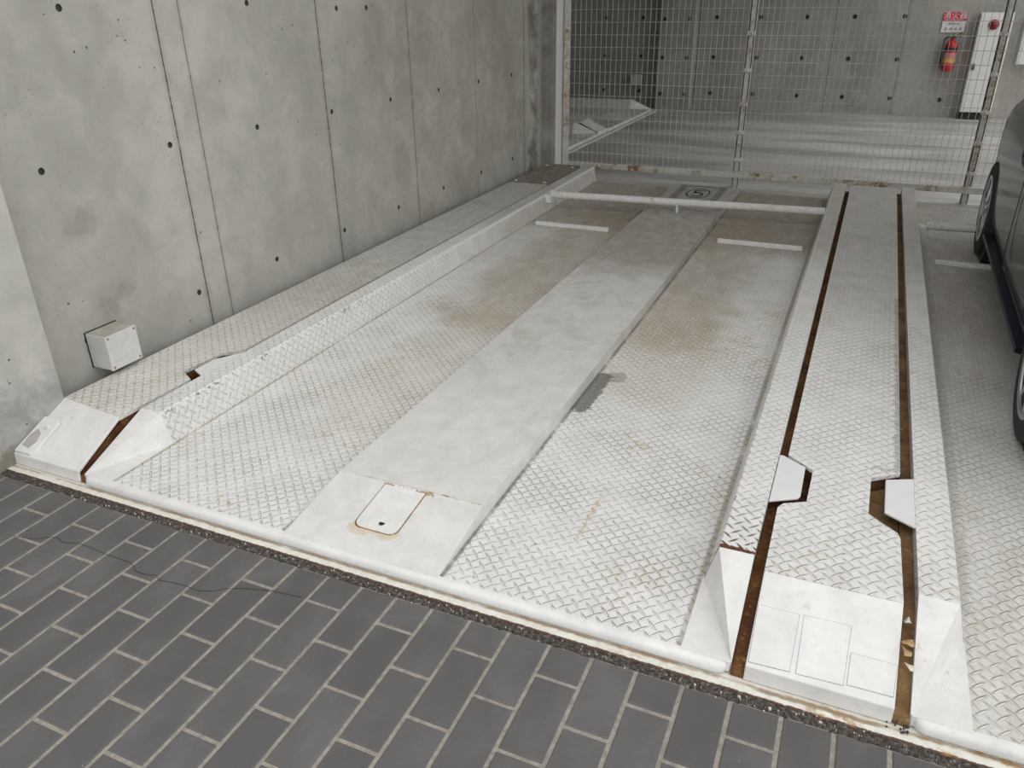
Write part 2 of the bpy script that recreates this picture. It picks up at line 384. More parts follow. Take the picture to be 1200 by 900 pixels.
# ------------------------------------------------------------------ structure
def holed_wall(name, fn, u0, u1, v0, v1, holes, r, mats, depth=.2, wall=.012):
    """fn(u,v,d) -> xyz ; d = distance behind the face"""
    b = MB()
    holes = [h for h in holes if u0+r*1.3 < h[0] < u1-r*1.3 and v0+r*1.3 < h[1] < v1-r*1.3]
    us = {u0,u1}; vs = {v0,v1}; R = r*1.25
    for (u,v) in holes: us |= {round(u-R,4),round(u+R,4)}; vs |= {round(v-R,4),round(v+R,4)}
    us = sorted(us); vs = sorted(vs)
    blocked = lambda a0,a1,b0,b1: next((h for h in holes if h[0]-R-1e-3 <= a0 and a1 <= h[0]+R+1e-3 and h[1]-R-1e-3 <= b0 and b1 <= h[1]+R+1e-3), None)
    for i in range(len(us)-1):
        for j in range(len(vs)-1):
            if blocked(us[i],us[i+1],vs[j],vs[j+1]): continue
            b.add([fn(us[i],vs[j],0),fn(us[i+1],vs[j],0),fn(us[i+1],vs[j+1],0),fn(us[i],vs[j+1],0)], [(0,1,2,3)])
    N = 12
    for (u,v) in holes:
        sq = [(u+R,v-R),(u+R,v+R),(u-R,v+R),(u-R,v-R)]
        ci = [(u+r*math.cos(-PI/4+2*PI*k/N), v+r*math.sin(-PI/4+2*PI*k/N)) for k in range(N)]
        vv = [fn(*p,0) for p in sq] + [fn(*p,0) for p in ci] + [fn(*p,wall) for p in ci]
        fs = []; q = N//4
        for s_ in range(4):
            fs.append([s_, (s_+1)%4] + [4+((s_+1)*q - k) % N for k in range(q+1)])
        b.mi = 0; b.add(vv, fs)
        b.mi = 1; b.add(vv, [[4+k,4+(k+1)%N,4+N+(k+1)%N,4+N+k] for k in range(N)] + [[4+N+k for k in range(N)]]); b.mi = 0
    c = [fn(u0,v0,0),fn(u1,v0,0),fn(u1,v1,0),fn(u0,v1,0),fn(u0,v0,depth),fn(u1,v0,depth),fn(u1,v1,depth),fn(u0,v1,depth)]
    b.add(c, [(4,5,6,7),(0,1,5,4),(1,2,6,5),(2,3,7,6),(3,0,4,7)])
    o = b.build(name, mats); o['kind'] = 'structure'; return o

XW = -2.76; CZ = 3.5; CY = 2.3
hl = []
for y in (.539,1.196,1.793,2.45,3.105,3.768,4.435,5.088):
    for z in (1.03,.32,1.70,2.3): hl.append((y,z))
hl += [(1.85,1.61),(2.60,1.577),(2.91,1.578),(.79,1.6)]
holed_wall('wall_left', lambda u,v,d: (XW-d,u,v), .2, 5.80, -.3, CZ, hl, .0145, [M['wallL'],M['plug']])
holed_wall('wall_pillar_left', lambda u,v,d: (-2.672-d,u,v), -.75, .307, -.05, CZ, [(.13,.75),(-.30,.75),(.13,1.45),(-.30,1.45)], .0145, [M['pillar'],M['plug']], depth=.7)
b = MB(); b.box(XW-6.5,-2.655,5.80,6.22,-.02,CZ)
o = holed_wall('wall_pier', lambda u,v,d: (-2.655-d,u,v), 5.80, 6.22, -.02, CZ, [(5.95,.18),(5.95,.76),(5.95,1.35),(5.95,1.95)], .013, [M['pier'],M['plug']], depth=.12)
b = MB(); b.box(-9.2,-2.70,5.84,6.20,-.05,CZ); b.build('wall_partition', M['pier'], kind='structure')

bh = []
for z in (.232,.77,1.34,1.91):
    for k in range(10): bh.append((-2.30+.664*k+.002, z))
    for x in (-4.09,-3.47,-4.75,-5.4,-6.05,-6.7): bh.append((x,z))
bh = [h for h in bh if not (1.2 < h[0] < 1.75 and h[1] < 1.5) and not (.8 < h[0] < 1.2 and .5 < h[1] < 1.4)]
holed_wall('wall_back', lambda u,v,d: (u,12.0+d,v), -9.2, 8.0, -.1, CZ, bh, .032, [M['wallB'],M['plug']], wall=.025)
ph = [(x,z) for x in (-3.055,-2.665) for z in (.225,.77,1.325,1.9)]
holed_wall('wall_back_pillar', lambda u,v,d: (u,11.74+d,v), -3.13, -2.585, -.05, CZ, ph, .03, [M['wallB'],M['plug']], depth=.27)

b = MB(); b.box(-9.6,7.2,CY,6.3,CZ,CZ+.3); b.box(-9.6,1.1,6.3,12.4,CZ,CZ+.3); b.build('ceiling', M['ceil'], kind='structure')
b = MB(); b.box(-9.4,-9.2,5.8,12.2,-.1,CZ); b.build('wall_far_left', M['wallB'], kind='structure')
for y in (6.05,):
    b = MB(); b.box(6.6 if y < 7 else 3.0,7.1 if y < 7 else 3.4,y-.3,y+.3,-.05,CZ); b.build('wall_column', M['pillar'], bevel=.01, kind='structure')

# floor slabs and the pit below the parking decks
b = MB(); b.box(-3.005,8.2,5.745,12.3,-.3,0); b.box(-9.5,-3.005,5.8,6.3,-.3,0); b.box(-9.5,-3.005,11.42,12.3,-.3,0); b.box(2.875,8.2,.145,5.745,-.3,0)
b.build('floor', M['slab'], kind='structure')
b = MB(); b.box(-9.5,8.5,-.05,12.5,-.40,-.30); b.box(-9.5,8.5,-6,-.05,-.40,-.06); b.build('floor_pit', M['gapbox'], kind='structure')
# paving
b = MB(); J = .0060
b.mi = 1; b.box(-4.6,4.6,-3.6,-.030,-.06,-.0035); b.mi = 0
for k in range(-20, 54):
    x0 = -2.136 + W*k + J; x1 = x0 + W - 2*J
    par = k % 2; yb = -.145 - par*.125
    for j in range(-14, 3):
        y0 = yb + Lb*j + J; y1 = y0 + Lb - 2*J; y1 = min(y1, -.033)
        if y0 > -.045 or y0 < -3.5: continue
        dz = random.uniform(-.0008,.0008); t = .0028
        b.add([(x0,y0,-.01),(x1,y0,-.01),(x1,y1,-.01),(x0,y1,-.01),
               (x0,y0,-.002+dz),(x1,y0,-.002+dz),(x1,y1,-.002+dz),(x0,y1,-.002+dz),
               (x0+t,y0+t,dz),(x1-t,y0+t,dz),(x1-t,y1-t,dz),(x0+t,y1-t,dz)],
              [(0,1,5,4),(1,2,6,5),(2,3,7,6),(3,0,4,7),(4,5,9,8),(5,6,10,9),(6,7,11,10),(7,4,8,11),(8,9,10,11)])
b.build('floor_paving', [M['paver'],M['grout']], kind='structure')
b = MB(); b.box(-40,-4.6,-40,-.03,-.07,-.01); b.box(4.6,40,-40,-.03,-.07,-.01); b.box(-4.6,4.6,-40,-3.6,-.07,-.01); b.box(8.2,40,-.03,40,-.07,-.01)
b.build('floor_street', M['grout'], kind='structure')
# gritty joint between paving and steel kerb
b = MB(); rows = []
nx = 500
for j, (y, z) in enumerate(((-.034,-.006),(-.026,-.002),(-.016,.0),(-.007,.0),(.001,.001))):
    rows.append([( -2.69+6.0*i/nx, y + random.uniform(-.004,.004)*(j<4), z + random.uniform(-.002,.0022)) for i in range(nx+1)])
b.loft(rows, cap=False, closed=False)
tag(b.build('joint_grit', M['grit']), 'strip of dark loose grit in the joint between grey pavers and steel kerb', 'grit', kind='stuff')
# white flakes in the joint
b = MB()
for i in range(110):
    x = random.uniform(-2.3,1.0); y = random.gauss(-.018,.008); r = random.uniform(.0008,.0022)*(2 if random.random()<.12 else 1); z = .002
    pts = [(x+r*random.uniform(.6,1.2)*math.cos(t), y+r*random.uniform(.6,1.2)*math.sin(t)) for t in (0,1.2,2.5,3.7,5.)]
    b.prism(pts, z-.004, z+random.uniform(.001,.003))
tag(b.build('paint_flakes', M['paper'], kind='stuff'), 'small pale paint flakes scattered along the dark joint before the kerb', 'flakes', kind='stuff')

# steel kerb plate
b = MB(); b.extrude([(.0,-.02),(.14,-.02),(.14,.004),(.004,.004),(.0,.001)], 'x', -2.692, 3.3)
tag(b.build('steel_kerb', M['kerb']), 'long flat rust-stained white steel kerb along the front of the parking decks', 'kerb')

# ------------------------------------------------------------------ rusty guide rails in the gaps
def rail(x0, x1, ztop, mat, label, y0=.10, y1=5.7, cut=None):
    b = MB()
    if cut: b.box(x0,x1,y0,cut[0],-.28,ztop); b.box(x0,x1,cut[1],y1,-.28,ztop)
    else: b.box(x0,x1,y0,y1,-.28,ztop)
    return b
def guide(name, x0, x1, zt, mat, label, extra=()):
    b = MB(); b.extrude([(.048,-.25),(5.70,-.25),(5.70,zt),(.34,zt),(.055,min(.03,zt)),(.048,.01)], 'x', x0, x1)
    for poly in extra: b.prism(poly, -.2, .118)
    o = b.build(name, mat); tag(o, label, 'rail', 'rusty rails in the gaps'); return o

# ------------------------------------------------------------------ car-parking deck (pallet)
def number_plaque(parent, x, y, z, ch):
    b = MB(); b.box(x-.2,x+.2,y-.30,y+.30,z,z+.003); pl = b.build('number_plaque', M['plaque'], parent)
    b = MB(); b.box(x-.14,x+.14,y-.26,y+.26,z+.003,z+.0036); b.build('plaque_field', M['plaquef'], pl)
    b = MB(); n = 40; R, r = .1, .088
    vs = []; fs = []
    for k in range(n):
        a = 2*PI*k/n
        for q, zz in ((R,z+.0045),(r,z+.0045),(R,z+.002),(r,z+.002)): vs.append((x+q*math.cos(a), y+q*1.9*math.sin(a), zz))
    for k in range(n):
        a = 4*k; c = 4*((k+1)%n); fs += [(a,a+1,c+1,c)[::-1],(a,c,c+2,a+2)[::-1],(a+1,a+3,c+3,c+1)[::-1]]
    b.add(vs, fs)
    # a figure 5
    w, h, t_ = .046, .118, .02
    def seg(x0,x1,y0,y1): b.box(x+x0,x+x1,y+y0,y+y1,z+.002,z+.0046)
    seg(-w,w,h-t_*1.4,h); seg(-w,-w+t_,.0,h); seg(-w,w*.7,.012,.012+t_*1.6)
    arc = []
    for k in range(15):
        a = PI*.5 - PI*1.25*k/14; arc.append((x-.004+.046*math.cos(a), y-.044+.068*math.sin(a)))
    for k in range(14):
        (ax,ay),(bx,by) = arc[k],arc[k+1]; d = Vector((bx-ax,by-ay,0)).normalized(); nn = Vector((-d.y,d.x,0))*t_*.55
        b.prism([(ax-nn.x,ay-nn.y),(bx-nn.x,by-nn.y),(bx+nn.x,by+nn.y),(ax+nn.x,ay+nn.y)], z+.002, z+.0046)
    b.build('number_five', M['blackp'], pl)
M['plaque'] = plain('plaque_grey', (.22,.21,.19), .7, 0, .15)
M['plaquef'] = plain('plaque_field', (.36,.34,.31), .7, 0, .12)

PW, YF, YN, YE, ZP, ZB = 2.362, .050, .358, 5.715, .040, .170
def make_deck(loc, label, deckm, beamm, rz=0, number=True, hump=True, tabs=(1,1)):
    root = empty('parking_deck', loc, label, 'parking deck', rz)
    # tread plate floor
    b = MB(); b.box(.125,PW-.125,YF,YE,.004,ZP); b.build('deck_plate', deckm, root)
    # rounded front lip
    prof = [(.062,.0405),(.050,.0400),(.040,.0370),(.033,.0300),(.0305,.0200),(.033,.0110),(.040,.0055),(.062,.0050)]
    rings = []
    for x, dy in ((.0,.055),(.006,.028),(.018,.008),(.035,.0)):
        rings.append([(x, min(y+dy,.13), z) for y,z in prof])
    rings += [[(PW-x, min(y+dy,.13), z) for y,z in prof] for x, dy in ((.035,.0),(.018,.008),(.006,.028),(.0,.055))]
    b = MB(); b.loft(rings); b.build('front_lip', M['smooth'], root, smooth=True, angle=50)
    for sgn in (0,1):
        X = (lambda x: x) if not sgn else (lambda x: PW-x)
        prof = [(0,.004),(.137,.004),(.132,ZP),(.100,ZB-.003),(.096,ZB),(0,ZB)]
        pr = [(X(x),z) for x,z in prof]
        if sgn: pr = pr[::-1]
        b = MB(); b.extrude(pr, 'y', YN, YE+.04)
        b.build('side_beam', beamm, root)
        # faceted nose
        A,B_,C,D = (X(0),YN,ZB),(X(.099),YN,ZB-.001),(X(.132),YN,ZP),(X(0),YF+.004,ZP+.0005)
        E,F = (X(0),YN,.004),(X(0),YF+.006,.010)
        Cb = (X(.132),YN,.004)
        fs = [(0,3,1),(1,3,2),(0,4,5,3),(4,6,5),(3,5,6,2),(0,1,2,6,4)]
        if not sgn: pass
        b = MB(); b.add([A,B_,C,D,E,F,Cb], [f[::-1] for f in fs] if sgn else fs)
        b.build('nose_plate', M['smooth'], root)
        # smooth triangular gusset on the floor beside the nose
        tri = [(X(.001),YF+.008),(X(.004),YF+.002),(X(.134),YF+.002),(X(.136),YN+.01),(X(.12),YN+.01)]
        if sgn: tri = tri[::-1]
        b = MB(); b.prism(tri, .01, ZP+.0016); b.build('gusset_plate', M['smooth'], root)
    if tabs[0]:
        b = MB(); b.prism([(-.075,.722),(-.001,.686),(-.001,.965),(-.055,.868),(-.073,.84)], ZB-.010, ZB-.001); b.build('lock_tab', M['patch'], root, bevel=.002)
    if tabs[1]:
        b = MB(); b.prism([(PW+.002,.655),(PW+.086,.705),(PW+.092,.722),(PW+.091,.905),(PW+.014,.957),(PW+.002,.957)], ZB-.010, ZB-.001); b.build('lock_tab', M['patch'], root, bevel=.003)
    # centre hump
    hx0, hx1, hz = .915, 1.492, .092
    if hump:
        b = MB()
        yb = 5.64
        vs = [(hx0,YF,ZP-.01),(hx1,YF,ZP-.01),(hx1,yb,ZP-.01),(hx0,yb,ZP-.01),
              (hx0,YF,ZP+.001),(hx1,YF,ZP+.001),(hx1-.004,.381,hz),(hx1-.004,yb,hz),(hx0+.004,yb,hz),(hx0+.004,.381,hz)]
        b.add(vs, [(3,2,1,0),(0,1,5,4),(4,5,6,9),(9,6,7,8),(1,2,7,6,5),(3,0,4,9,8),(2,3,8,7)])
        hp = b.build('centre_hump', M['hump'], root, bevel=.002)
        # welded seam along the crease
        b = MB()
        xs = [hx0+.006+(hx1-hx0-.012)*i/60 for i in range(61)]
        for i in range(60):
            j = random.uniform(-.0012,.0012)
            b.box(xs[i],xs[i+1],.3775+j,.3825+j,hz-.004,hz+.0012+random.uniform(-.0004,.0004))
        b.build('weld_seam', M['weld'], hp)
        # hatch
        sl = math.atan((hz-ZP)/(.381-YF))
        hx, hy = 2.30-1.135, .245
        def S(u, v, w): # u across, v along slope from crease(0) downward(+), w above
            y = .378 - v*math.cos(sl); z = hz - v*math.sin(sl) + w; return (u, y, z)
        def outline(g_):
            x0, x1, v0, v1, r = 2.30-1.182-g_, 2.30-1.024+g_, .012-g_, .222+g_, .03
            pts = [(x0,v0),(x0,v1-r)]
            for k in range(1,7): a = PI*.5*k/6; pts.append((x0+r-r*math.cos(a), v1-r+r*math.sin(a)))
            for k in range(0,7): a = PI*.5*k/6; pts.append((x1-r+r*math.sin(a), v1-r+r*math.cos(a)))
            pts += [(x1,v0)]; return pts
        for nm, gap, w0, w1, mt, par in (('hatch_rim', .0042, -.004, .0006, M['rustline'], hp), ('hatch', 0., -.003, .0020, M['smooth'], hp)):
            p = outline(gap); n = len(p)
            b = MB(); b.add([S(u,v,w0) for u,v in p]+[S(u,v,w1) for u,v in p], [list(range(n)), list(range(n,2*n))[::-1]]+[(i,n+i,n+(i+1)%n,(i+1)%n) for i in range(n)])
            ob = b.build(nm, mt, par)
        b = MB(); b.tube(S(1.208,.186,-.001), S(1.208,.186,.0027), .0105, 18); b.build('finger_hole', M['black'], hp)
        b = MB()
        for k in range(5):
            x0 = 1.175+.017*k+.002
            b.tube(S(x0-.02,.010,.003), S(x0-.0055,.010,.003), .0048, 10)
        b.add([S(1.155,.006,.0024),S(1.238,.006,.0024),S(1.238,.034,.0024),S(1.155,.034,.0024),S(1.155,.006,.0),S(1.238,.006,.0),S(1.238,.034,.0),S(1.155,.034,.0)],[(0,3,2,1),(0,1,5,4),(1,2,6,5),(2,3,7,6),(3,0,4,7)])
        b.build('hinge', M['patch'], hp)
        b = MB(); b.add([S(1.1535,.004,.0016),S(1.2395,.004,.0016),S(1.2395,.0355,.0016),S(1.1535,.0355,.0016),S(1.1535,.004,-.002),S(1.2395,.004,-.002),S(1.2395,.0355,-.002),S(1.1535,.0355,-.002)],[(0,3,2,1),(0,1,5,4),(1,2,6,5),(2,3,7,6),(3,0,4,7)]); b.build('hinge_rust', M['rustline'], hp)
        if number: number_plaque(hp, 2.30-1.10, 5.28, hz, '5')
    # wheel stops and rear barrier pipe
    for x0, x1 in ((.205,.79),(1.60,2.175)):
        b = MB(); b.box(x0,x1,4.0,4.035,ZP-.002,.066)
        b.build('wheel_stop', M['pipe'], root, bevel=.004)
    b = MB(); yp, zp_ = 4.592, .165
    b.tube((.145,yp-.086,zp_-.0),(PW-.105,yp+.086,zp_), .0285, 18); b.build('barrier_pipe', M['pipe'], root, smooth=True)
    b = MB(); b.box(.098,.150,yp-.125,yp-.045,.10,.169); b.build('pipe_bracket', M['smooth'], root, bevel=.003)
    b = MB(); b.box(1.172,1.186,yp-.04,yp+.0,hz-.002,zp_-.01); b.build('pipe_support', M['pipe'], root, smooth=True)
    return root

D1 = make_deck((-2.30,0,0), 'empty white tread-plate parking deck with smooth raised centre strip, beside the concrete wall', M['deck'], M['beam'])
D2 = make_deck((.487,0,0), 'stained white tread-plate parking deck under the dark car at right', M['deck_b'], M['beam_b'], number=False, tabs=(0,0))
b = MB(); b.prism([(-.087,.728),(.001,.676),(.001,.966),(-.085,.926)], ZB-.010, ZB-.001); b.build('lock_tab', M['patch'], D2, bevel=.003)

# ------------------------------------------------------------------ walkways
def walkway(x0, x1, outline, label, mats, flap=True, y1=5.70):
    root = empty('walkway', (x0,0,0), label, 'walkway', group=None)
    w = x1-x0
    b = MB(); b.prism(outline, ZB-.014, ZB); b.build('tread_plate', mats, root)
    cx = w/2; core = [(cx+(x-cx)*.965, 2.9+(y-2.9)*.9985) for x,y in outline]
    b = MB(); b.prism(core, .0, ZB-.014); b.extrude([(.30,.006),(.30,ZB-.014),(.06,.036),(.06,.006)], 'x', .006, w-.006); b.build('support_frame', M['rust'], root)
    return root
mw = .353
wm = walkway(.097,.450, [(0,.300),(mw,.305),(mw-.006,.60),(mw-.013,.624),(.258,.697),(.261,.916),(mw-.004,.981),(mw,5.70),(0,5.70),
      (-.006,.964),(.081,.893),(.077,.691),(.012,.655),(-.003,.628)], 'narrow white tread-plate walkway between the two parking decks with a smooth sloping front', M['walk'])
def flap(root, w, skew0=.0, skew1=.005, y0=.047, z0=.052):
    b = MB()
    vs = []
    for x, sk in ((0,skew0),(w,skew1)): vs += [(x,.30+sk,ZB),(x,y0,z0),(x,y0-.004,.006),(x,y0+.006,.006),(x,y0+.008,z0-.010),(x,.30+sk,ZB-.012)]
    b.add(vs, [(0,1,7,6),(1,2,8,7),(2,3,9,8),(3,4,10,9),(4,5,11,10),(5,0,6,11),(0,5,4,3,2,1),(6,7,8,9,10,11)])
    return b.build('sloped_flap', M['smooth'], root, bevel=.003)
fl = flap(wm, mw)
def onslope(poly, w, y0=.047, z0=.052, th=.0022):
    n = len(poly); k = (ZB-z0)/(.302-y0); f = lambda x,y,h: (x,y,z0+(y-y0)*k+h)
    b = MB(); b.add([f(x,y,-.002) for x,y in poly]+[f(x,y,th) for x,y in poly],
          [list(range(n))[::-1], list(range(n,2*n))]+[(i,(i+1)%n,n+(i+1)%n,n+i) for i in range(n)]); return b
for p in ([(.006,.058),(.106,.062),(.108,.206),(.003,.205)], [(.122,.062),(.233,.066),(.236,.212),(.120,.208)], [(.242,.070),(.347,.072),(.350,.146),(.243,.146)]):
    cx = sum(q[0] for q in p)/4; cy = sum(q[1] for q in p)/4
    pt = onslope(p, mw, th=.0016).build('patch', M['smooth'], fl)
    q = [(x+(.0012 if x > cx else -.0012), y+(.0014 if y > cy else -.0014)) for x,y in p]
    onslope(q, mw, th=.0007).build('patch_edge', M['edge'], fl)
lw = .350
wl = walkway(-2.672,-2.322, [(0,.31),(lw,.268),(lw+.004,.640),(.282,.679),(.270,.70),(.282,.901),(lw+.004,.968),(lw,4.83),(0,4.83)],
      'white tread-plate walkway along the foot of the left concrete wall', M['walkL'])
fl2 = flap(wl, lw, .012, -.03)
b = onslope([(.004,.030+.02),(.088,.052),(.105,.070),(.100,.196),(.080,.21),(.004,.205)], lw, th=.012); sp = b.build('lid_plate', M['smooth'], fl2, bevel=.004)
b = onslope([(.02,.075),(.062,.07),(.074,.10),(.06,.135),(.03,.15),(.016,.12)], lw, th=.0128); b.build('worn_patch', plain('worn_grey', (.40,.38,.36), .8, 0, .1), sp)
k = (ZB-.052)/(.302-.047)
b = MB(); b.tube((.066,.168,.052+(.168-.047)*k+.008),(.066,.168,.052+(.168-.047)*k+.020), .013, 14); b.build('lid_stud', M['patch'], sp, smooth=True)
# rear cover
cv = empty('cover_plate', (-2.672,0,0), 'brown grimy cover plate bolted at the rear end of the left walkway', 'cover')
b = MB(); b.box(.0,.347,4.835,5.72,.0,ZB+.006); b.build('plate', M['cover'], cv, bevel=.002)
for x, y in ((.04,4.87),(.31,4.87),(.04,5.62),(.31,5.60)):
    b = MB(); b.lathe([(0,0),(.013,0),(.013,.006),(.008,.009),(0,.0095)], (x,y,ZB+.005), n=10); b.build('bolt', M['patch'], cv)

guide('guide_rail', .063, .096, .115, M['rust'], 'rusty brown rail down in the gap left of the narrow middle walkway', [[(.097,.66),(.172,.695),(.176,.890),(.097,.95)]])
b = MB(); b.box(.10,.185,.66,.99,-.1,.10); b.box(.062,.10,.12,.55,.05,.09)
guide('guide_rail', .4505, .4865, .125, M['rustwood'], 'light brown rusty rail down in the gap right of the narrow middle walkway', [[(.357,.70),(.436,.630),(.448,.630),(.448,.978),(.361,.913)]])
guide('guide_rail', -2.3215, -2.3005, .115, M['rust'], 'rusty brown rail down in the gap beside the left walkway', [[(-2.388,.69),(-2.324,.66),(-2.324,.955),(-2.388,.90)]])
def shelf(x0,x1,y0,y1,z,label,mt):
    b = MB(); b.box(x0,x1,y0,y1,-.2,z); b.box(x0,x1,y0,y0+.005,z,z+.01)
    tag(b.build('notch_bracket', mt, bevel=.002), label, 'bracket')

# ------------------------------------------------------------------ debris in right gap
def leaf(x,y,z,r,a,mat,label,cat,name):
    b = MB(); n = 9; vs = []
    for k in range(n):
        t = 2*PI*k/n; rr = r*(1 if k%2 else .75)*random.uniform(.8,1.15)
        px, py = rr*math.cos(t)*1.0, rr*math.sin(t)*.6
        vs.append((px*math.cos(a)-py*math.sin(a), px*math.sin(a)+py*math.cos(a), .004*math.sin(t*2)+random.uniform(0,.004)))
    vs.append((0,0,.006)); vb = [(p[0],p[1],p[2]-.0008) for p in vs]
    b.add(vs+vb, [(k,(k+1)%n,n) for k in range(n)]+[((k+1)%n+n+1,k+n+1,2*n+1) for k in range(n)]+[(k,k+n+1,(k+1)%n+n+1,(k+1)%n) for k in range(n)])
    o = b.build(name, mat, smooth=True); o.location = (x,y,z); return tag(o, label, cat)
leaf(.466,.200,.130,.022,.4,M['brownleaf'],'curled tan dry leaf lying in the right gap, nearer the middle of the sloped front','leaf','dry_leaf')
leaf(.464,.165,.131,.019,1.9,M['brownleaf'],'brown dry leaf just in front of the curled tan leaf in the right gap','leaf','dry_leaf')
leaf(.470,.118,.130,.017,2.4,M['paper'],'pale torn paper scrap frontmost of the litter in the right gap','scrap','paper_scrap')
leaf(.466,.285,.130,.015,.9,M['paper'],'small crumpled pale scrap farthest back of the litter in the right gap','scrap','paper_scrap')
b = MB()
for i in range(90):
    x = random.gauss(.466,.017); y = random.gauss(.062,.022); r = random.uniform(.0012,.004); z = .004+random.uniform(0,.012)
    x = min(max(x,.44),.486)
    b.loft([[(x+r*s_*math.cos(t), y+r*s_*math.sin(t), z+dz*r) for t in (0,1.3,2.4,3.8,5.1)] for s_,dz in ((.5,-1),(1,0),(.4,.9))])
tag(b.build('grit_heap', M['grit']), 'small heap of grey grit at the front mouth of the right gap', 'grit', kind='stuff')
# thread lying on the paving
M['hair'] = plain('thread_black', (.03,.03,.03), .6)
b = MB(); b.path([(x,y,.0012) for x,y in [(-2.255, -0.277), (-2.177, -0.26), (-2.148, -0.238), (-2.116, -0.224), (-2.07, -0.235), (-2.019, -0.218), (-1.939, -0.219), (-1.894, -0.224), (-1.826, -0.224), (-1.773, -0.225), (-1.725, -0.25), (-1.682, -0.249), (-1.652, -0.237), (-1.628, -0.253), (-1.577, -0.244), (-1.529, -0.241), (-1.475, -0.243), (-1.434, -0.226), (-1.401, -0.2), (-1.346, -0.176), (-1.266, -0.155), (-1.17, -0.144)]], .0007, 5)
tag(b.build('loose_thread', M['hair']), 'hair-thin black thread wandering across the grey pavers at left', 'thread')

# ------------------------------------------------------------------ control box on the wall
def control_box(loc, label, rz=0):
    r = empty('control_box', loc, label, 'control box', rz)
    b = MB(); b.box(0,.112,-.080,.080,-.078,.078); b.build('housing', M['boxp'], r, bevel=.004)
    b = MB(); b.box(.110,.118,-.081,.081,-.079,.079); lid = b.build('lid', M['boxp'], r, bevel=.003)
    for y in (-.068,.068):
        for z in (-.066,.066):
            b = MB(); b.lathe([(0,0),(.0055,0),(.0055,.0025),(.003,.0035),(0,.0035)], (.1175,y,z), axis='x', n=10); b.build('screw', M['rustline'], lid)
    b = MB(); b.box(-.004,.001,-.083,.083,-.081,.081); b.build('back_plate', M['blackp'], r)
    return r
control_box((XW+.003,.612,.274), 'white square control box with rusty screws low on the left concrete wall')
control_box((-3.50,11.99,.42), 'small grey control box on the dark far wall behind the mesh fence', -PI/2)

# ------------------------------------------------------------------ mesh fence
FY = 6.08
fr = empty('mesh_fence', (-2.6,FY,0), 'white welded-mesh fence with rusty bottom rail across the rear of the decks', 'fence')
b = MB(); fx1 = 6.1
b.box(-.02,fx1,-.025,.025,.092,.145); b.build('bottom_rail', M['fence'], fr, bevel=.004)
b = MB(); b.box(-.02,fx1,-.025,.025,2.30,2.345); b.build('top_rail', M['fence'], fr, bevel=.004)
b = MB(); b.box(-.035,.0,-.03,.03,.0,2.5); b.box(0,.03,-.03,-.022,.0,2.5); b.build('end_post', M['fence'], fr, bevel=.003)
b = MB(); b.box(-.052,-.042,-.20,.02,.0,2.5); b.build('wall_strip', M['patch'], fr)
for x in (1.685,3.60,5.5):
    b = MB(); b.box(x-.028,x+.028,.006,.012,.0,2.45); b.box(x+.02,x+.028,.006,.05,0,2.45); b.box(x-.028,x-.02,.006,.05,0,2.45); ps = b.build('post', M['fence'], fr)
    for z in (.256,.50,.744,1.03,1.327,1.62,1.9):
        b = MB(); b.box(x-.030,x+.032,-.014,.008,z-.016,z+.016); b.tube((x,-.026,z),(x,-.01,z),.012,8); b.build('clip', M['clip'], ps, bevel=.002)
for z in (.256,.50,.744,1.03,1.327,1.62): b = MB(); b.box(.004,.028,-.034,-.028,z-.025,z+.025); b.build('clip', M['fence'], fr)
b = MB(); k = 0; x = .019
while x < fx1:
    jx = random.uniform(-.0015,.0015); b.tube((x+jx,-.004,.11),(x-jx,-.004,2.32),.0023,5); x += .0510
z = .2405
while z < 2.3:
    b.tube((0,.0,z),(fx1,.0,z),.0023,5); z += .1070
b.build('wire_mesh', M['wire'], fr, smooth=True)

# ------------------------------------------------------------------ far bay decks, opening to the right
def far_place(o, y): o.location = (-3.03+.0, y, 0); o.rotation_euler.z = PI/2
for (y, num) in ((8.965,False),(6.23,False)):
    r = copy_tree(D2)
    far_place(r, y)
    for q in [x for x in COL.objects if x.parent == r and x.name.startswith('lock_tab')]: bpy.data.objects.remove(q)
    if y > 8: r['label'] = 'white parking deck in the dim far bay behind the mesh, nearest the back wall'
    else: r['label'] = 'white parking deck in the dim far bay, nearest the left end of the fence'
r = copy_tree(wm); r.location = (-3.03,8.605,0); r.rotation_euler.z = PI/2
r['label'] = 'walkway with sloped white end between the two decks of the dim far bay'
b = MB(); b.box(-3.06,-3.0,6.3,11.42,-.2,.012); tag(b.build('steel_kerb', M['kerb'], bevel=.002), 'pale steel kerb along the open side of the far bay behind the mesh', 'kerb')

# ------------------------------------------------------------------ extinguisher, sign, cabinets
ex = empty('fire_extinguisher', (1.03,11.90,.635), 'red fire extinguisher with black hose hung on the back wall', 'fire extinguisher')
b = MB(); b.lathe([(0,0),(.07,0),(.078,.01),(.08,.03),(.08,.33),(.072,.36),(.05,.385),(.028,.40),(.026,.42),(0,.42)], (0,0,0), n=28); cy = b.build('cylinder', M['red'], ex, smooth=True)
b = MB(); b.lathe([(.0805,.10),(.0812,.10),(.0812,.24),(.0805,.24)], (0,0,0), n=28); b.build('label_band', plain('label_red', (.62,.25,.22), .5), cy, smooth=True)
b = MB(); b.lathe([(.0815,.12),(.0822,.12),(.0822,.16),(.0815,.16)], (0,0,0), n=28); b.build('yellow_band', M['yellow'], cy, smooth=True)
b = MB(); b.lathe([(.0815,.27),(.0822,.27),(.0822,.31),(.0815,.31)], (0,0,0), n=28); b.build('bracket_strap', M['blackp'], ex, smooth=True)
b = MB(); b.box(-.02,.02,-.02,.02,.415,.45); b.box(-.012,.012,-.02,.02,.45,.465)
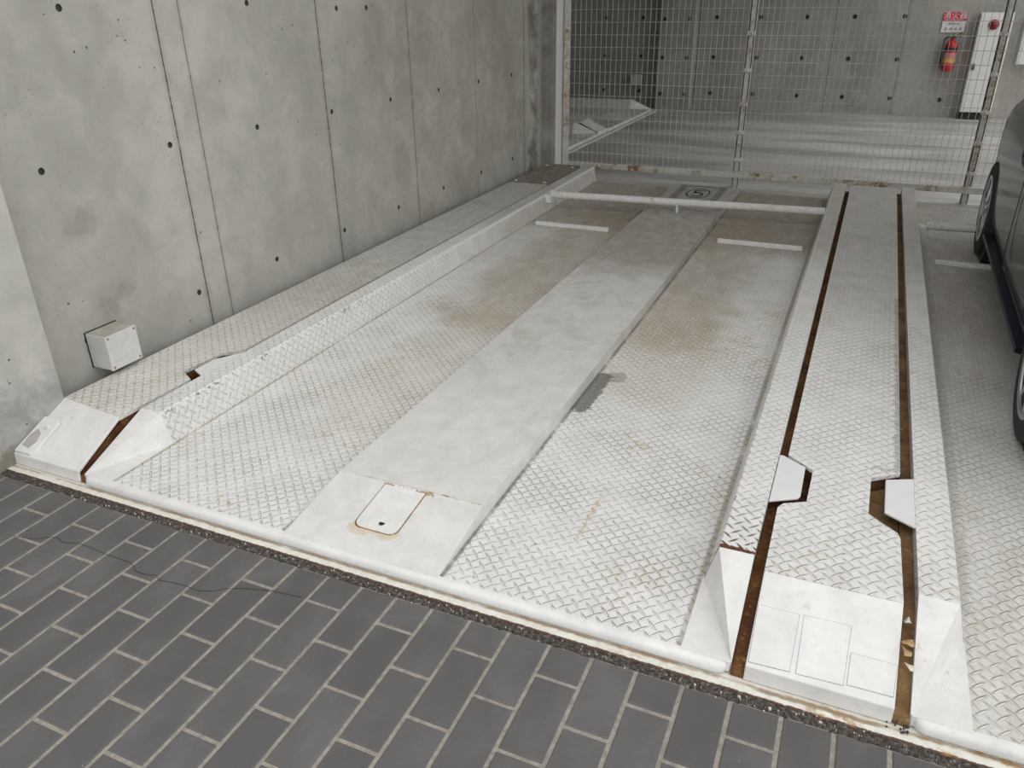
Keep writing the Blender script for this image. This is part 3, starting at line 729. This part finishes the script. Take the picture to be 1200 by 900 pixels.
b.add([(.0,-.012,.45),(.10,-.012,.50),(.10,.012,.50),(0,.012,.45),(0,-.012,.462),(.10,-.012,.512),(.10,.012,.512),(0,.012,.462)], [(3,2,1,0),(4,5,6,7),(0,1,5,4),(1,2,6,5),(2,3,7,6),(3,0,4,7)])
b.add([(.0,-.012,.43),(.09,-.012,.445),(.09,.012,.445),(0,.012,.43),(0,-.012,.44),(.09,-.012,.455),(.09,.012,.455),(0,.012,.44)], [(3,2,1,0),(4,5,6,7),(0,1,5,4),(1,2,6,5),(2,3,7,6),(3,0,4,7)])
b.build('handle', M['blackp'], ex)
b = MB(); b.box(.012,.03,-.03,-.022,.455,.49); b.build('pin_tag', M['yellow'], ex)
b = MB(); b.path([(-.01,0,.435),(-.07,0,.45),(-.115,0,.40),(-.125,0,.31),(-.118,0,.2),(-.11,0,.14)], .011, 8); b.build('hose', M['blackp'], ex, smooth=True)
b = MB(); b.tube((-.11,0,.15),(-.108,0,.06),.013,10,.018); b.build('nozzle', M['blackp'], ex, smooth=True)
b = MB(); b.box(-.03,.03,.07,.10,.26,.42); b.build('wall_bracket', M['blackp'], ex)

def text(name, s, size, loc, rot, mat, parent, depth=.001, sx=1.):
    cu = bpy.data.curves.new(name, 'FONT'); cu.body = s; cu.size = size; cu.extrude = depth; cu.align_x = 'CENTER'; cu.align_y = 'CENTER'
    o = bpy.data.objects.new(name+'_c', cu); COL.objects.link(o)
    dg = bpy.context.evaluated_depsgraph_get(); me = bpy.data.meshes.new_from_object(o.evaluated_get(dg))
    bpy.data.objects.remove(o); me.name = name
    ob = bpy.data.objects.new(name, me); COL.objects.link(ob); me.materials.clear(); me.materials.append(mat)
    ob.parent = parent; ob.location = loc; ob.rotation_euler = rot; ob.scale = (sx,1,1); return ob
sg = empty('extinguisher_sign', (1.0,11.985,1.26), 'small red and white sign on the back wall above the fire extinguisher', 'sign')
b = MB(); b.box(-.145,.145,-.004,.012,-.13,.13); b.build('sign_board', M['white'], sg)
b = MB(); b.box(-.147,.147,-.0065,-.002,.02,.132); b.build('red_panel', M['redsign'], sg)
text('characters', '消火器', .10, (0,-.0075,.085), (PI/2,0,0), M['white'], sg)
b = MB()
for k in range(12): b.box(-.12+.02*k,-.108+.02*k,-.0075,-.006,.030,.038)
b.build('small_print', M['white'], sg)
for cx_ in (-.09,-.03,.03,.09):
    b = MB()
    b.add([(cx_-.02,-.0055,-.09),(cx_+.01,-.0055,-.06),(cx_+.014,-.0055,-.066),(cx_-.014,-.0055,-.096)],[(0,3,2,1)])
    b.box(cx_+.004,cx_+.018,-.0055,-.003,-.095,-.08); b.build('pictogram', M['blackp'], sg)
text('usage_text', '使用方法', .035, (0,-.0052,-.02), (PI/2,0,0), M['blackp'], sg)

cb = empty('hydrant_cabinet', (1.30,11.98,0), 'tall narrow white cabinet with red alarm lamp standing against the back wall', 'cabinet')
b = MB(); b.box(0,.40,-.20,0,.10,1.385); b.build('cabinet_body', M['white'], cb, bevel=.004)
b = MB(); b.box(.012,.388,-.207,-.198,.115,1.345); dr = b.build('door', M['white'], cb, bevel=.002)
b = MB(); b.box(.02,.32,-.17,-.02,.0,.10); b.build('plinth', M['black'], cb)
b = MB(); b.lathe([(0,-.055),(.03,-.05),(.055,-.03),(.066,-.01),(.066,.0),(0,.0)], (.175,-.205,1.235), axis='y', n=24); b.build('alarm_lamp', M['lamp'], dr, smooth=True)
b = MB(); b.box(.275,.335,-.2085,-.206,1.27,1.335); b.build('green_sticker', M['green'], dr)
b = MB(); b.box(.025,.06,-.225,-.205,.66,.74); b.build('latch', M['blackp'], dr, bevel=.004)
b = MB(); b.box(0,.80,-.14,0,0,.62); wb = b.build('white_panel_box', M['white'], bevel=.006); wb.location = (1.86,11.985,.735)
tag(wb, 'white wall box right of the tall cabinet, above the bright wall at the right edge', 'wall box')

# ------------------------------------------------------------------ car
def car():
    r = empty('car', (1.745,3.02,ZP), 'dark grey car parked on the right deck, only its left flank in view', 'car', math.radians(-1.3))
    # local: +y towards the fence (nose), x across, z up; half length 2.0
    # stations: y, half width, sill z, belt z, roof z(or bonnet), roof half width
    st = [(-2.02,.62,.30,.78,.80,.55),(-1.97,.74,.24,.86,.90,.62),(-1.80,.80,.20,.92,1.00,.62),(-1.45,.825,.18,.95,1.34,.60),(-1.0,.835,.18,.95,1.47,.62),
          (-.3,.84,.18,.93,1.51,.63),(.3,.84,.18,.92,1.49,.62),(.75,.838,.18,.91,1.30,.61),(1.15,.832,.18,.90,1.02,.62),(1.5,.825,.18,.86,.94,.60),
          (1.75,.79,.20,.80,.87,.56),(1.90,.72,.24,.72,.78,.50),(1.98,.60,.30,.62,.66,.44)]
    st = [(-a,)+q for a,*q_ in st for q in (tuple(q_),)][::-1]
    def ring(s):
        y,w,sz,bz,rz_,rw = s
        half = [(0,sz-.02),(w*.80,sz-.02),(w*.95,sz+.02),(w*.985,sz+.14),(w,sz+.30),(w*.995,bz-.13),(w*.975,bz-.035),(w*.93,bz+.012),(rw+(w-rw)*.35,bz+(rz_-bz)*.45),(rw,rz_-.04),(rw*.86,rz_-.005),(0,rz_+.01)]
        return [(x,y,z) for x,z in half] + [(-x,y,z) for x,z in half[-2:0:-1]]
    b = MB(); b.loft([ring(s) for s in st])
    body = b.build('body', M['car'], r, smooth=True, angle=60)
    sub = body.modifiers.new('sub','SUBSURF'); sub.levels = 2; sub.render_levels = 2
    cut = MB()
    for y in (-1.36,1.31):
        for sx in (-1,1): cut.tube((sx*.60,y,.305),(sx*1.0,y,.305),.375,40)
    co = cut.build('cutter', M['black']); bo = body.modifiers.new('arch','BOOLEAN'); bo.object = co; bo.operation = 'DIFFERENCE'; bo.solver = 'EXACT'
    dg = bpy.context.evaluated_depsgraph_get(); me = bpy.data.meshes.new_from_object(body.evaluated_get(dg))
    body.modifiers.clear(); body.data = me; bpy.data.objects.remove(co)
    try: me.set_sharp_from_angle(angle=math.radians(40))
    except Exception: pass
    def patch(name, test, mat, push=.004):
        vs = []; fs = []; mp = {}
        for p in me.polygons:
            if not test(p.center, p.normal): continue
            f = []
            for vi in p.vertices:
                if vi not in mp: mp[vi] = len(vs); v = me.vertices[vi]; vs.append(v.co + v.normal*push)
                f.append(mp[vi])
            fs.append(f)
        if fs: q = MB(); q.add(vs, fs); q.build(name, mat, r, smooth=True, angle=60)
    side = lambda c, n: abs(n.x) > .55 and .93 < c.z < 1.36
    patch('side_window', lambda c,n: side(c,n) and c.x < 0 and -.72 < c.y < .05, M['glass'])
    patch('side_window', lambda c,n: side(c,n) and c.x > 0 and -.72 < c.y < .05, M['glass'])
    patch('side_window', lambda c,n: side(c,n) and c.x < 0 and .12 < c.y < 1.15, M['glass'])
    patch('side_window', lambda c,n: side(c,n) and c.x > 0 and .12 < c.y < 1.15, M['glass'])
    patch('windscreen', lambda c,n: n.y < -.25 and n.z > .3 and 1.02 < c.z < 1.40 and -1.25 < c.y < -.4 and abs(n.x) < .5, M['glass'])
    patch('rear_window', lambda c,n: n.y > .25 and .98 < c.z < 1.34 and c.y > 1.2 and abs(n.x) < .5, M['glass'])
    patch('grille', lambda c,n: n.y < -.5 and .34 < c.z < .52 and abs(c.x) < .42, M['blackp'])
    for sg_ in (-1, 1):
        patch('headlamp', lambda c,n: n.y < -.12 and .50 < c.z < .66 and .36 < c.x*sg_ < .72 and c.y < -1.6, M['glass'])
        patch('tail_lamp', lambda c,n: n.y > .12 and .58 < c.z < .82 and .42 < c.x*sg_ < .80 and c.y > 1.75, M['lamp'])
    # inner arches so one cannot see through
    for y in (-1.36,1.31):
        for sx in (-1,1):
            w = MB(); w.lathe([(0,-.11),(.376,-.11),(.376,.085),(.372,.085),(.372,-.10),(0,-.10)], (sx*.70,y,.305), axis='x', n=36); w.build('arch_liner', M['black'], r, smooth=True)
            ty = MB(); s_ = sx
            pr = [(.20,-.09),(.27,-.098),(.295,-.09),(.305,-.06),(.305,.06),(.295,.09),(.27,.098),(.20,.09)]
            ty.lathe([(.0,-.085)]+pr+[(.0,.085)], (s_*.742,y,.305), axis='x', n=40); wh = ty.build('wheel', M['black'], r, smooth=True)
            rm = MB(); rm.lathe([(.2,.088),(.212,.094),(.212,.098),(.204,.100),(.190,.096),(.185,.088)] if s_>0 else [(.2,-.088),(.212,-.094),(.212,-.098),(.204,-.100),(.190,-.096),(.185,-.088)], (s_*.742,y,.305), axis='x', n=40)
            for k in range(10):
                a = 2*PI*k/10+.2; u = Vector((0,math.cos(a),math.sin(a))); p = Vector((s_*.839,y,.305)); tn = Vector((0,-math.sin(a),math.cos(a)))
                rr = []
                for (q, hw, dx) in ((.03,.018,.0),(.12,.012,-.004),(.197,.015,-.006)):
                    c_ = p+u*q+Vector((s_*dx,0,0)); rr.append([c_-tn*hw-Vector((s_*.012,0,0)),c_+tn*hw-Vector((s_*.012,0,0)),c_+tn*hw*.8,c_-tn*hw*.8])
                rm.loft(rr)
            rm.lathe([(0,0),(.045,0),(.045,.006),(.03,.012),(0,.014)] if s_>0 else [(0,0),(.045,0),(.045,-.006),(.03,-.012),(0,-.014)], (s_*.836,y,.305), axis='x', n=24)
            rm.build('rim', M['chrome'], wh, smooth=True)
    for sx in (-1,1):
        s_ = MB()
        s_.extrude([(sx*.80,.200),(sx*.842,.203),(sx*.850,.212),(sx*.846,.228),(sx*.80,.228)], 'y', -.99, .94); s_.build('sill_trim', M['sill'], r, smooth=True)
        for y0 in (-.90,-.02):
            d = MB(); d.path([(sx*.8405,y0,.24),(sx*.846,y0-.01,.45),(sx*.842,y0,.8)], .0022, 6); d.build('door_gap', M['black'], r)
        mm = MB(); mm.lathe([(0,-.05),(.05,-.045),(.075,-.01),(.075,.03),(0,.05)], (sx*.93,-.95,1.0), axis='y', n=16); mm.box(min(sx*.80,sx*.88),max(sx*.80,sx*.88),-.97,-.92,.955,.985); mm.build('wing_mirror', M['car'], r, smooth=True)
    return r
car()

# ------------------------------------------------------------------ light
w = bpy.data.worlds.new('overcast'); bpy.context.scene.world = w; w.use_nodes = True
nt = w.node_tree; bg = nt.nodes['Background']
tc = nt.nodes.new('ShaderNodeTexCoord'); sx = nt.nodes.new('ShaderNodeSeparateXYZ'); nt.links.new(tc.outputs['Generated'], sx.inputs[0])
mr = nt.nodes.new('ShaderNodeMapRange'); nt.links.new(sx.outputs[2], mr.inputs[0]); mr.inputs[1].default_value = -.02; mr.inputs[2].default_value = .9; mr.inputs[3].default_value = 0; mr.inputs[4].default_value = 1
cr = nt.nodes.new('ShaderNodeValToRGB'); nt.links.new(mr.outputs[0], cr.inputs[0])
# clouds are brighter towards the open right-hand side
nrm = nt.nodes.new('ShaderNodeMapRange'); nrm.interpolation_type = 'SMOOTHSTEP'; nt.links.new(sx.outputs[0], nrm.inputs[0])
nrm.inputs[1].default_value = -.3; nrm.inputs[2].default_value = 1.; nrm.inputs[3].default_value = .85; nrm.inputs[4].default_value = 1.7
nt.links.new(nrm.outputs[0], bg.inputs['Strength'])
cr.color_ramp.elements[0].color = (.55,.56,.57,1); cr.color_ramp.elements[1].color = (1,1.0,1.0,1)
nt.links.new(cr.outputs[0], bg.inputs['Color']); 
bg.inputs['Strength'].default_value = 1.0

# ------------------------------------------------------------------ camera
cam = bpy.data.cameras.new('camera'); co = bpy.data.objects.new('camera', cam); COL.objects.link(co)
R_ = Vector((0.91596573,0.40106412,-0.01242407)); U_ = Vector((-0.16629233,0.40759953,0.89789169)); F_ = Vector((-0.36517619,0.82037199,-0.44004109))
mt = Matrix(((R_.x,U_.x,-F_.x,.16044),(R_.y,U_.y,-F_.y,-1.55244),(R_.z,U_.z,-F_.z,1.6),(0,0,0,1)))
co.matrix_world = mt; cam.sensor_width = 36; cam.sensor_fit = 'HORIZONTAL'; cam.lens = 914.49*36/1200; cam.clip_start = .05
S = bpy.context.scene; S.camera = co
S.view_settings.view_transform = 'Standard'; S.view_settings.look = 'None'; S.view_settings.gamma = 1; S.view_settings.use_curve_mapping = False
S.view_settings.exposure = .47
